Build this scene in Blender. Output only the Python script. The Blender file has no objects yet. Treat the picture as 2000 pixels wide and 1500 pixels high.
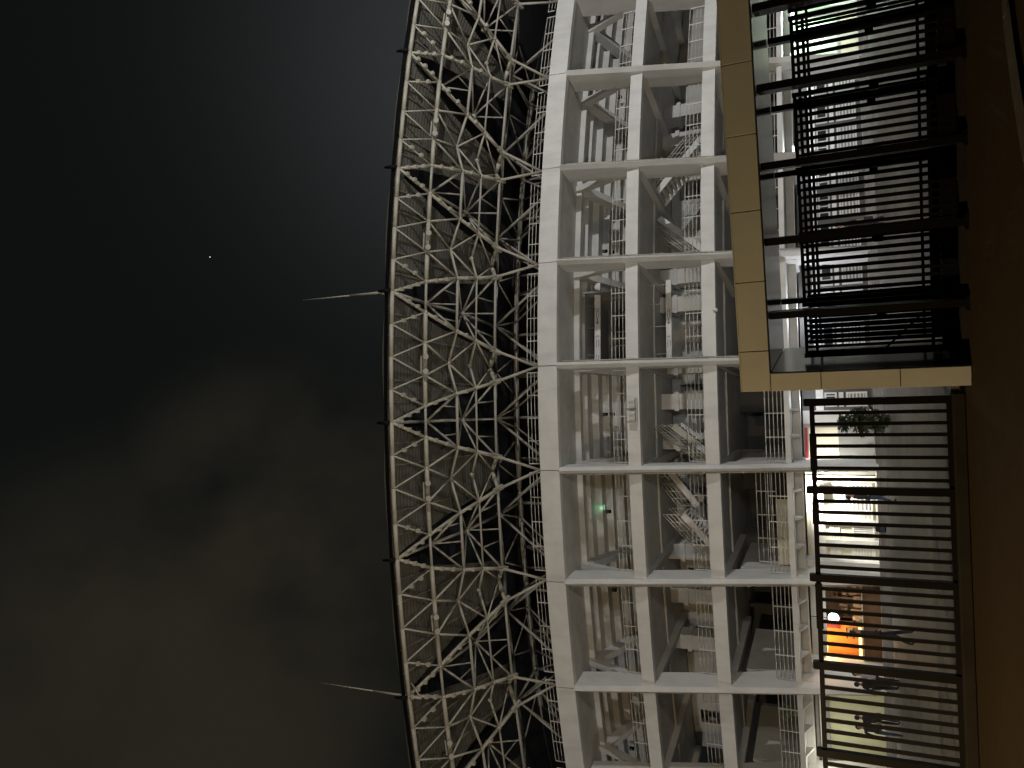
import bpy, bmesh, math, random
from mathutils import Vector, Matrix
random.seed(7)
S = bpy.context.scene
COL = S.collection
R_ = math.radians

# ------------------------------------------------------------------ camera
# phone held on its side: world up points to the left edge of the frame
EYE = Vector((0, 0, 1.6)); PITCH = R_(24.19); ROLL = R_(-2.204); FPX = 1500.0
FWD = Vector((0, math.cos(PITCH), math.sin(PITCH)))
UPV = Vector((0, -math.sin(PITCH), math.cos(PITCH)))
RT = Vector((1, 0, 0))
CU = RT * math.cos(ROLL) + UPV * math.sin(ROLL)
CW = -RT * math.sin(ROLL) + UPV * math.cos(ROLL)
cam = bpy.data.cameras.new('camera'); camo = bpy.data.objects.new('camera', cam); COL.objects.link(camo)
cam.sensor_width = 36; cam.lens = 27; cam.clip_start = .05; cam.clip_end = 5000
m = Matrix.Identity(4)
for i in range(3):
    m[i][0] = -CW[i]; m[i][1] = CU[i]; m[i][2] = -FWD[i]; m[i][3] = EYE[i]
camo.matrix_world = m
S.camera = camo

# ------------------------------------------------------------------ plan of the stadium
RAD, CX = 69.934, -4.545
CY = 38 + RAD
AA = [-28.0, -23.3, -18.578, -13.609, -9.109, -4.467, .109, 5.04, 9.98, 14.75, 19.5]   # column lines, degrees


def P(a, off, z):
    a = R_(a)
    return Vector((CX - (RAD + off) * math.sin(a), CY - (RAD + off) * math.cos(a), z))


def bay(k, f):
    return AA[k] + (AA[k + 1] - AA[k]) * f


def ray(px, py):
    return FWD + (750 - py) / FPX * CU + (1000 - px) / FPX * CW


def on_off(px, py, off):
    """where the sight line through a photo pixel meets the wall of radius RAD+off: (angle, off, z)"""
    d = ray(px, py); fx, fy = EYE.x - CX, EYE.y - CY
    a = d.x * d.x + d.y * d.y; b = 2 * (fx * d.x + fy * d.y); c = fx * fx + fy * fy - (RAD + off) ** 2
    t = (-b - math.sqrt(b * b - 4 * a * c)) / (2 * a)
    p = EYE + d * t
    return math.degrees(math.atan2(CX - p.x, CY - p.y)), off, p.z


def ang_at(py, px=1680, off=-5.5):
    return on_off(px, py, off)[0]


def on_y(px, py, Y):
    d = ray(px, py)
    return EYE + d * (Y / d.y)


# ------------------------------------------------------------------ materials
def mat(name, col, rough=.6, metal=0., var=.12, scale=1.5, bump=0., stretch=None, spec=.4, streak=0.):
    m = bpy.data.materials.new(name); m.use_nodes = True
    nt = m.node_tree; b = nt.nodes['Principled BSDF']
    b.inputs['Roughness'].default_value = rough; b.inputs['Metallic'].default_value = metal
    b.inputs['Specular IOR Level'].default_value = spec
    tc = nt.nodes.new('ShaderNodeTexCoord')
    src = tc.outputs['Object']
    mp = nt.nodes.new('ShaderNodeMapping'); nt.links.new(src, mp.inputs['Vector'])
    if stretch: mp.inputs['Scale'].default_value = stretch
    nz = nt.nodes.new('ShaderNodeTexNoise'); nz.inputs['Scale'].default_value = scale
    nz.inputs['Detail'].default_value = 6; nz.inputs['Roughness'].default_value = .62
    nt.links.new(mp.outputs[0], nz.inputs['Vector'])
    rp = nt.nodes.new('ShaderNodeMapRange')
    rp.inputs['From Min'].default_value = .3; rp.inputs['From Max'].default_value = .7
    rp.inputs['To Min'].default_value = 1 - var; rp.inputs['To Max'].default_value = 1 + var * .6
    nt.links.new(nz.outputs['Fac'], rp.inputs['Value'])
    fac = rp.outputs[0]
    if streak:
        mp2 = nt.nodes.new('ShaderNodeMapping'); mp2.inputs['Scale'].default_value = (1.3, 1.3, .10)
        nt.links.new(src, mp2.inputs['Vector'])
        n2 = nt.nodes.new('ShaderNodeTexNoise'); n2.inputs['Scale'].default_value = 1.6; n2.inputs['Detail'].default_value = 4
        nt.links.new(mp2.outputs[0], n2.inputs['Vector'])
        r2 = nt.nodes.new('ShaderNodeMapRange')
        r2.inputs['From Min'].default_value = .5; r2.inputs['From Max'].default_value = .78
        r2.inputs['To Min'].default_value = 1; r2.inputs['To Max'].default_value = 1 - streak
        nt.links.new(n2.outputs['Fac'], r2.inputs['Value'])
        mm = nt.nodes.new('ShaderNodeMath'); mm.operation = 'MULTIPLY'
        nt.links.new(fac, mm.inputs[0]); nt.links.new(r2.outputs[0], mm.inputs[1]); fac = mm.outputs[0]
    vm = nt.nodes.new('ShaderNodeVectorMath'); vm.operation = 'SCALE'
    vm.inputs[0].default_value = col
    nt.links.new(fac, vm.inputs['Scale'])
    nt.links.new(vm.outputs[0], b.inputs['Base Color'])
    if bump:
        bp = nt.nodes.new('ShaderNodeBump'); bp.inputs['Strength'].default_value = bump; bp.inputs['Distance'].default_value = .02
        n3 = nt.nodes.new('ShaderNodeTexNoise'); n3.inputs['Scale'].default_value = 60; n3.inputs['Detail'].default_value = 3
        nt.links.new(src, n3.inputs['Vector'])
        nt.links.new(n3.outputs['Fac'], bp.inputs['Height']); nt.links.new(bp.outputs[0], b.inputs['Normal'])
    return m


def emit(name, col, strength):
    m = bpy.data.materials.new(name); m.use_nodes = True
    nt = m.node_tree; nt.nodes.clear()
    e = nt.nodes.new('ShaderNodeEmission'); o = nt.nodes.new('ShaderNodeOutputMaterial')
    e.inputs['Color'].default_value = (*col, 1); e.inputs['Strength'].default_value = strength
    nt.links.new(e.outputs[0], o.inputs[0])
    return m


M = dict(
    white=mat('white_paint', (.62, .615, .60), .6, var=.11, scale=.7, streak=.15),
    concrete=mat('painted_concrete', (.50, .495, .475), .75, var=.14, scale=.8, streak=.10),
    dull=mat('grey_concrete', (.26, .255, .24), .8, var=.2, scale=1.1, streak=.2),
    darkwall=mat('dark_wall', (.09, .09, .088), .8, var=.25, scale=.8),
    steel=mat('cream_steel_paint', (.37, .35, .29), .5, var=.14, scale=2.2),
    steel2=mat('grey_steel_paint', (.34, .325, .28), .55, var=.16, scale=2.2),
    rail=mat('rail_paint', (.52, .51, .47), .5, var=.1, scale=3),
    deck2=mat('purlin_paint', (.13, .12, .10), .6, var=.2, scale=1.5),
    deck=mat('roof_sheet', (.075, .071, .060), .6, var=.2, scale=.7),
    black=mat('black_steel', (.005, .005, .005), .55, var=.2, scale=5, spec=.08),
    brown=mat('fence_steel', (.0045, .0036, .0028), .55, var=.2, scale=5, spec=.10),
    clad=mat('gold_cladding', (.36, .36, .30), .42, var=.06, scale=2.5, spec=.4),
    polished=mat('polished_metal', (.34, .35, .36), .16, metal=.85, var=.08, scale=3),
    asphalt=mat('asphalt', (.034, .0225, .0075), .92, var=.16, scale=3.5, bump=.6, spec=.15),
    palekerb=mat('worn_white_kerb', (.07, .066, .058), .85, var=.25, scale=4, spec=.15),
    kerb=mat('kerb_concrete', (.020, .017, .012), .9, var=.25, scale=2, spec=.12),
    yellow=mat('yellow_plaster', (.50, .50, .33), .8, var=.08, scale=.9, streak=.1),
    orange=mat('orange_plaster', (.75, .27, .05), .7, var=.12, scale=1.2),
    mint=mat('mint_wall', (.50, .66, .46), .6, var=.1, scale=1.5),
    cream=mat('cream_panel', (.60, .57, .44), .7, var=.12, scale=1.2, streak=.15),
    red=mat('red_trim', (.28, .02, .03), .5),
    screen=mat('grey_shutter', (.22, .22, .21), .6, var=.1, scale=2),
    inner=mat('roof_lining_painted_unlit', (.024, .026, .032), .9),
    glass=mat('dark_glass', (.02, .022, .025), .08, var=.1, spec=.6),
    wood=mat('brown_wood', (.16, .085, .04), .6, var=.2, scale=4),
    leaf=mat('leaf', (.020, .030, .013), .6, var=.4, scale=6),
    leaf2=mat('pale_leaf', (.14, .22, .10), .6, var=.4, scale=6),
    bark=mat('bark', (.09, .07, .05), .9, var=.3, scale=8),
    skin=mat('skin', (.26, .15, .10), .55, var=.08, scale=8),
    hair=mat('hair', (.012, .010, .009), .5),
    cloth_dark=mat('dark_cloth', (.018, .018, .022), .9, var=.2, scale=9),
    cloth_blue=mat('blue_cloth', (.03, .045, .08), .9, var=.2, scale=9),
    cloth_white=mat('white_cloth', (.55, .55, .55), .9, var=.12, scale=9),
    cloth_lilac=mat('lilac_cloth', (.32, .30, .38), .9, var=.12, scale=9),
    paint_grey=mat('grey_box_paint', (.45, .45, .43), .5, var=.08),
    ink=mat('black_ink', (.02, .02, .02), .7), redink=mat('red_ink', (.4, .03, .03), .7),
    goods=mat('packaged_goods', (.35, .20, .09), .5, var=.6, scale=7),
    lampw=emit('white_lamp_glow', (1, .97, .88), 60), tube=emit('tube_glow', (.93, .97, 1), 9),
    globe=emit('globe_glow', (.95, 1, .98), 7), shelf=emit('shelf_glow', (1, .68, .25), 3.2),
    menu=emit('menu_glow', (1, .56, .17), .55), exitg=emit('exit_glow', (.35, 1, .5), .8),
    star=emit('star_glow', (1, .8, .7), 1.2),
)


# plaza: worn slabs with joints
def paving():
    m = mat('plaza_paving', (.15, .143, .115), .62, var=.22, scale=.5, bump=.25)
    nt = m.node_tree; b = nt.nodes['Principled BSDF']
    tc = nt.nodes.new('ShaderNodeTexCoord')
    br = nt.nodes.new('ShaderNodeTexBrick'); br.inputs['Scale'].default_value = 1
    br.inputs['Mortar Size'].default_value = .012; br.inputs['Brick Width'].default_value = 1.2; br.inputs['Row Height'].default_value = 1.2
    br.offset = 0
    br.inputs['Color1'].default_value = (1, 1, 1, 1); br.inputs['Color2'].default_value = (.88, .88, .88, 1); br.inputs['Mortar'].default_value = (.55, .55, .55, 1)
    nt.links.new(tc.outputs['Object'], br.inputs['Vector'])
    old = b.inputs['Base Color'].links[0].from_socket
    vm = nt.nodes.new('ShaderNodeVectorMath'); vm.operation = 'MULTIPLY'
    nt.links.new(old, vm.inputs[0]); nt.links.new(br.outputs['Color'], vm.inputs[1])
    nt.links.new(vm.outputs[0], b.inputs['Base Color'])
    return m


M['paving'] = paving()


# ------------------------------------------------------------------ mesh helpers
class MB:
    def __init__(s): s.bm = bmesh.new()

    def poly(s, pts): return s.bm.faces.new([s.bm.verts.new(p) for p in pts])

    def hexa(s, c):   # 8 corners: bottom loop, top loop
        v = [s.bm.verts.new(p) for p in c]
        for q in ((3, 2, 1, 0), (4, 5, 6, 7), (0, 1, 5, 4), (1, 2, 6, 5), (2, 3, 7, 6), (3, 0, 4, 7)):
            s.bm.faces.new([v[i] for i in q])
        return s

    def box(s, x0, x1, y0, y1, z0, z1):
        return s.hexa([Vector(p) for p in ((x0, y0, z0), (x1, y0, z0), (x1, y1, z0), (x0, y1, z0), (x0, y0, z1), (x1, y0, z1), (x1, y1, z1), (x0, y1, z1))])

    def obox(s, o, ux, uy, uz):   # o corner, three edge vectors
        return s.hexa([o, o + ux, o + ux + uy, o + uy, o + uz, o + ux + uz, o + ux + uy + uz, o + uy + uz])

    def tube(s, p, q, r, n=6, r2=None):
        p = Vector(p); q = Vector(q); d = (q - p)
        if d.length < 1e-6: return s
        d.normalize(); u = d.orthogonal().normalized(); w = d.cross(u)
        r2 = r if r2 is None else r2
        a = [s.bm.verts.new(p + (u * math.cos(t) + w * math.sin(t)) * r) for t in [2 * math.pi * i / n for i in range(n)]]
        b = [s.bm.verts.new(q + (u * math.cos(t) + w * math.sin(t)) * r2) for t in [2 * math.pi * i / n for i in range(n)]]
        for i in range(n):
            f = s.bm.faces.new((a[i], a[(i + 1) % n], b[(i + 1) % n], b[i])); f.smooth = n > 4
        s.bm.faces.new(a[::-1]); s.bm.faces.new(b)
        return s

    def bar(s, p, q, w, h, up=Vector((0, 0, 1))):   # rectangular bar, w sideways, h along up
        p = Vector(p); q = Vector(q); d = (q - p).normalized()
        sd = d.cross(up)
        if sd.length < 1e-4: sd = Vector((1, 0, 0))
        sd.normalize(); u = sd.cross(d).normalized()
        return s.obox(p - sd * w / 2 - u * h / 2, sd * w, u * h, q - p)

    def ball(s, c, r, n=8, sc=(1, 1, 1)):
        mt = Matrix.Translation(c) @ Matrix.Diagonal((r * sc[0], r * sc[1], r * sc[2], 1))
        bmesh.ops.create_uvsphere(s.bm, u_segments=n, v_segments=max(4, n // 2 + 1), radius=1, matrix=mt)
        return s

    def sweep(s, a0, a1, prof, n=6):   # closed (off, z) profile swept along the arc
        rings = []
        for i in range(n + 1):
            a = a0 + (a1 - a0) * i / n
            rings.append([s.bm.verts.new(P(a, o, z)) for o, z in prof])
        k = len(prof)
        for i in range(n):
            for j in range(k):
                s.bm.faces.new((rings[i][j], rings[i + 1][j], rings[i + 1][(j + 1) % k], rings[i][(j + 1) % k]))
        s.bm.faces.new(rings[0][::-1]); s.bm.faces.new(rings[-1])
        return s

    def rect(s, a0, a1, o0, o1, z0, z1, n=6): return s.sweep(a0, a1, [(o0, z0), (o1, z0), (o1, z1), (o0, z1)], n)

    def build(s, name, m, parent=None, bevel=0., smooth=False):
        bmesh.ops.recalc_face_normals(s.bm, faces=s.bm.faces)
        if bevel:
            bmesh.ops.bevel(s.bm, geom=[e for e in s.bm.edges], offset=bevel, segments=1, affect='EDGES', profile=.5)
        me = bpy.data.meshes.new(name); s.bm.to_mesh(me); s.bm.free()
        if smooth:
            for p in me.polygons: p.use_smooth = True
        for mm in (m if isinstance(m, list) else [m]): me.materials.append(mm)
        o = bpy.data.objects.new(name, me); COL.objects.link(o)
        if parent: o.parent = parent
        return o


def tag(o, label=None, cat=None, group=None, kind=None):
    if label: o['label'] = label
    if cat: o['category'] = cat
    if group: o['group'] = group
    if kind: o['kind'] = kind
    return o


def empty(name, label, cat, group=None):
    o = bpy.data.objects.new(name, None); COL.objects.link(o); o.empty_display_size = .3
    return tag(o, label, cat, group)


def text_mesh(name, body, size, mt, parent, mw, ext=.004):
    c = bpy.data.curves.new(name, 'FONT'); c.body = body; c.size = size; c.extrude = ext
    c.align_x = 'CENTER'; c.align_y = 'CENTER'
    t = bpy.data.objects.new('tmp', c); COL.objects.link(t)
    dg = bpy.context.evaluated_depsgraph_get()
    me = bpy.data.meshes.new_from_object(t.evaluated_get(dg))
    bpy.data.objects.remove(t); me.materials.clear(); me.materials.append(mt)
    o = bpy.data.objects.new(name, me); COL.objects.link(o); o.parent = parent
    o.matrix_world = mw
    return o


# ------------------------------------------------------------------ ground
g = MB(); g.box(-400, 400, -60, 15.2, -.6, 0)
tag(g.build('street', M['asphalt']), 'dark street surface in front of the gate and fence', 'road', kind='structure')
g = MB()
for (y0, z0, y1, z1) in ((15.2, .13, 35.2, .47), (35.2, .47, 400, .48)):
    g.hexa([Vector(p) for p in ((-400, y0, -.6), (400, y0, -.6), (400, y1, -.6), (-400, y1, -.6), (-400, y0, z0), (400, y0, z0), (400, y1, z1), (-400, y1, z1))])
tag(g.build('plaza', M['paving']), 'pale paved forecourt between the fence and the stadium', 'forecourt', kind='structure')

# ------------------------------------------------------------------ stadium
ST = empty('stadium', 'white concrete stadium stand with curved open floors and a steel truss roof', 'stadium')
ST.location = P(-4, -4, .5)
bpy.context.view_layer.update()


def part(o, parent=ST):
    mw = o.matrix_world.copy(); o.parent = parent
    o.matrix_parent_inverse = parent.matrix_world.inverted()
    return o


def B(mb, name, m, parent=None, **k):   # part of the stadium
    o = mb.build(name, m, None, **k)
    par = parent or ST
    o.parent = par
    o.matrix_parent_inverse = (ST.matrix_world.inverted() if par is ST else Matrix.Identity(4))
    return o


NB = len(AA) - 1
AR = -40


def front(z): return -1.16 + .211 * (z - 12.67)


# ring beam, one precast length per bay with a dark joint at every column
for k in range(NB):
    g = 0.02 / RAD * 57.3
    mb = MB(); mb.sweep(AA[k] + g, AA[k + 1] - g, [(-.08, 16.15), (0, 17.2), (-.45, 17.2), (-.45, 16.15)], 8)
    B(mb, 'ring_beam', M['white'])
mb = MB(); mb.rect(AA[0], AA[-1], -.47, -3.4, 16.18, 16.45, 60)
mb.rect(AA[0], AA[-1], -2.9, -3.25, 15.85, 16.17, 60)
B(mb, 'top_ceiling', M['concrete'])

# floors
for (zt, zb, fo, m1) in ((12.67, 12.0, -1.16, 'white'), (8.82, 8.13, -1.97, 'white'), (5.0, 4.74, -2.78, 'white')):
    thin = zt < 6
    mb = MB()
    mb.rect(AR, AA[-1], fo, fo - .45, zb, zt, 60)
    sl = B(mb, 'floor_slab', M['white'])
    mb = MB()
    mb.rect(AR, AA[-1], fo - .455, -16, zt - (.26 if thin else .42), zt - .05, 60)
    if not thin:
        for o in (fo - 4.3,):
            mb.rect(AR, AA[-1], o, o - .35, zt - .53, zt - .425, 60)
    else:
        mb.rect(AR, AA[-1], fo - 1.3, fo - 1.65, zb - .42, zt - .265, 60)
    B(mb, 'slab_soffit', M['concrete'], sl)
    # radial beams at the columns
    for k in range(NB + 1):
        a = AA[k]; p = P(a, fo - .46, 0); q = P(a, -9.8, 0)
        zz = (zb - .12 + zt - .43) / 2; hh = (zt - .43) - (zb - .12)
        if thin: zz = zb - .28; hh = .5
        mb = MB(); mb.bar(p + Vector((0, 0, zz)), q + Vector((0, 0, zz)), .38, hh)
        B(mb, 'radial_beam', M['concrete'])


# columns: leaning fins with a wedge nose, deep web, raker struts at the top
def column(k):
    a = AA[k]; da = lambda w: w / RAD * 57.2958
    mb = MB()
    levels = [.55, 5.0, 8.5, 12.4, 14.2, 16.14]
    rings = []
    for z in levels:
        f = front(z)
        w = .17
        ba = 1.15 if z > 5 else 1.5
        prof = [(0, f + .55), (-w, f + .30), (-w, f - ba), (w, f - ba), (w, f + .30)]
        rings.append([mb.bm.verts.new(P(a + da(x), o, z)) for x, o in prof])
    for i in range(len(levels) - 1):
        for j in range(5):
            mb.bm.faces.new((rings[i][j], rings[i][(j + 1) % 5], rings[i + 1][(j + 1) % 5], rings[i + 1][j]))
    mb.bm.faces.new(rings[0][::-1]); mb.bm.faces.new(rings[-1])
    c = B(mb, 'column', M['white'])
    sgn = -1 if k < 6 else 1     # rain pipes run on the side away from the middle
    if k >= 2:
        mb = MB()
        for off, wd in ((.20, .235), (.02, .255)):
            pts = [P(a + da(sgn * wd), front(z) + off, z) for z in (.7, 5, 8.5, 12.4, 15.9)]
            for u, v in zip(pts[:-1], pts[1:]): mb.tube(u, v, .045)
        z = 1.3
        while z < 15.6:
            mb.bar(P(a + da(sgn * .14), front(z) + .12, z), P(a + da(sgn * .31), front(z) + .12, z), .28, .05); z += 1.9
        B(mb, 'drain_pipe', M['steel'], c)
    # strut and raker
    mb = MB()
    mb.bar(P(a, -2.05, 13.7), P(a, -3.0, 16.1), .34, .42, up=P(a, 1, 0) - P(a, 0, 0))
    B(mb, 'raker_strut', M['concrete'])
    mb = MB()
    mb.bar(P(a, -2.95, 15.95), P(a, -12, 11.25), .38, .62)
    mb.rect(a - da(.2), a + da(.2), -2.8, -3.15, 15.75, 15.84, 1)
    B(mb, 'raker_beam', M['concrete'])


for k in range(1, NB): column(k)

# stepped seating seen from behind and below
for k in range(NB):
    pr = []
    n = 14; top = []
    for i in range(n):
        o0 = -3.05 - .78 * i; z = 16.12 - .40 * i
        pr += [(o0, z), (o0 - .78, z)]
        top += [(o0, z + .55), (o0 - .78, z + .55)]
    prof = pr + top[::-1]
    for f0, f1 in (((0, 1),) if k != 4 else ((0, .16), (.88, 1))):
        mb = MB(); mb.sweep(bay(k, f0), bay(k, f1), prof, 4)
        B(mb, 'seating_tier', M['concrete'])
# entrance to the seats in the bay above the signs
mb = MB(); mb.rect(bay(4, .16), bay(4, .88), -8.0, -8.2, 12.7, 16.1, 4)
mb.rect(bay(4, .16), bay(4, .18), -3.4, -8.0, 13.0, 16.1, 1)
mb.rect(bay(4, .18), bay(4, .88), -3.45, -8.0, 15.7, 16.1, 4)
B(mb, 'entrance_recess', M['dull'])
mb = MB(); mb.rect(bay(4, .30), bay(4, .80), -7.7, -7.8, 14.0, 15.1, 3); B(mb, 'doorway_dark_panel', M['darkwall'])  # dark panel painting the unlit depth of the door opening
mb = MB()
for f in (.30, .47, .64, .80): mb.rect(bay(4, f) - .03, bay(4, f) + .03, -7.6, -7.69, 14.0, 15.1, 1)
mb.rect(bay(4, .29), bay(4, .81), -7.6, -7.69, 15.11, 15.2, 3)
B(mb, 'door_frame', M['white'])


# balustrades
def railing(a0, a1, off, z0, h, rails, step, r=.022):
    mb = MB(); n = max(1, round((a1 - a0) * RAD / 57.3 / step))
    for i in range(n + 1):
        a = a0 + (a1 - a0) * i / n
        mb.bar(P(a, off, z0), P(a, off, z0 + h), .05, .05)
    seg = 6
    for j in range(rails):
        z = z0 + h * (j + 1) / rails
        for i in range(seg):
            mb.tube(P(a0 + (a1 - a0) * i / seg, off, z), P(a0 + (a1 - a0) * (i + 1) / seg, off, z), r if j < rails - 1 else r * 1.3, 5)
    return mb


for k in range(NB):
    gp = .25 / RAD * 57.3
    for (off, z, h, n) in ((-1.0, 17.2, 1.05, 5), (-2.0, 12.63, 1.05, 5), (-2.8, 8.78, 1.05, 5), (-3.1, 4.96, 1.0, 5)):
        B(railing(AA[k] + gp, AA[k + 1] - gp, off, z, h, n, 1.4), 'railing', M['rail'])

# back walls of the open floors
for k in range(NB):
    # middle floor: pale wall with door openings
    mb = MB(); z0, z1 = 8.8, 12.2
    opens = {1: (.45, .8), 2: (.35, .62), 3: (.30, .66), 4: (.78, .9), 5: (.12, .2), 6: (.02, .62), 7: (.42, .75), 8: (.2, .35)}.get(k, (.4, .6))
    mb.rect(AR if k == 0 else bay(k, 0), bay(k, opens[0]), -10, -10.25, z0, z1, 3)
    mb.rect(bay(k, opens[1]), bay(k, 1), -10, -10.25, z0, z1, 3)
    mb.rect(bay(k, opens[0]), bay(k, opens[1]), -10, -10.25, 11.7, z1, 3)
    B(mb, 'back_wall', M['concrete'])
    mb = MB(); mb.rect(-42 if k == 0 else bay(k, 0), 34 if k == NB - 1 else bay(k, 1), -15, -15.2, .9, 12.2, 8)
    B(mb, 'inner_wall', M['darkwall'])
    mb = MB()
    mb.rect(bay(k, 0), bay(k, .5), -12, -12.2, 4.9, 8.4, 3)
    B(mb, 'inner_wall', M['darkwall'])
# square piers standing behind the front on the middle floor
for k, f in ((1, .7), (3, .86), (4, .20), (4, .93), (5, .35), (7, .05), (7, .55), (8, .1), (2, .1), (5, .82)):
    a = bay(k, f)
    mb = MB(); mb.rect(a - .42, a + .42, -7.2, -8.2, 8.8, 12.24, 1)
    mb.rect(a - .50, a + .50, -7.1, -8.3, 11.2, 11.45, 1)
    B(mb, 'pier', M['concrete'])
# radial walls of the lowest open floor
for k in (5, 6, 7, 8, 9):
    da = .12 / RAD * 57.3
    mb = MB(); mb.rect(AA[k] - da, AA[k] + da, -3.9, -8.5, 4.96, 7.6, 1)
    B(mb, 'side_wall', M['concrete'])
# spectators' information kiosk wall in the bay left of the gate
mb = MB(); mb.rect(bay(6, .35), bay(6, .97), -4.6, -4.75, 4.98, 5.75, 3)
B(mb, 'parapet', M['cream'])
B(railing(bay(6, .05), bay(6, .95), -4.65, 5.76, .95, 4, 1.3), 'railing', M['rail'])


# stairs
def staircase(a0, z0, a1, z1, off, n=14, w=1.6, rails=True):
    mb = MB(); da = (a1 - a0) / n; dz = (z1 - z0) / n
    for i in range(n):
        mb.rect(a0 + da * i, a0 + da * (i + 1.06), off, off - w, z0 + dz * i - .02, z0 + dz * (i + .35) + .05, 1)
    st = B(mb, 'staircase', M['concrete'])
    for o in (off + .05, off - w - .05):
        mb = MB()
        for i in range(4):
            u0, u1 = i / 4, (i + 1) / 4
            mb.bar(P(a0 + (a1 - a0) * u0, o, z0 + (z1 - z0) * u0 - .12), P(a0 + (a1 - a0) * u1, o, z0 + (z1 - z0) * u1 - .12), .09, .36)
        B(mb, 'stringer', M['white'], st)
    for o in (off + .05, off - w - .05):
        mb = MB()
        for h in (.35, .6, .85, 1.05):
            mb.tube(P(a0, o, z0 + h), P(a1, o, z1 + h), .024, 5)
        for i in range(6):
            u = i / 5
            mb.tube(P(a0 + (a1 - a0) * u, o, z0 + (z1 - z0) * u), P(a0 + (a1 - a0) * u, o, z0 + (z1 - z0) * u + 1.05), .022, 5)
        B(mb, 'handrail', M['rail'], st)


staircase(bay(2, .25), 8.9, bay(2, .95), 12.1, -5.2)
staircase(bay(3, .75), 8.9, bay(3, .18), 12.2, -6.2)
staircase(bay(5, .98), 8.9, bay(5, .62), 11.2, -5.0)
staircase(bay(6, .95), 8.9, bay(6, .55), 10.9, -5.2)
staircase(bay(6, .12), 11.9, bay(6, .5), 10.3, -6.4)

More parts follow.
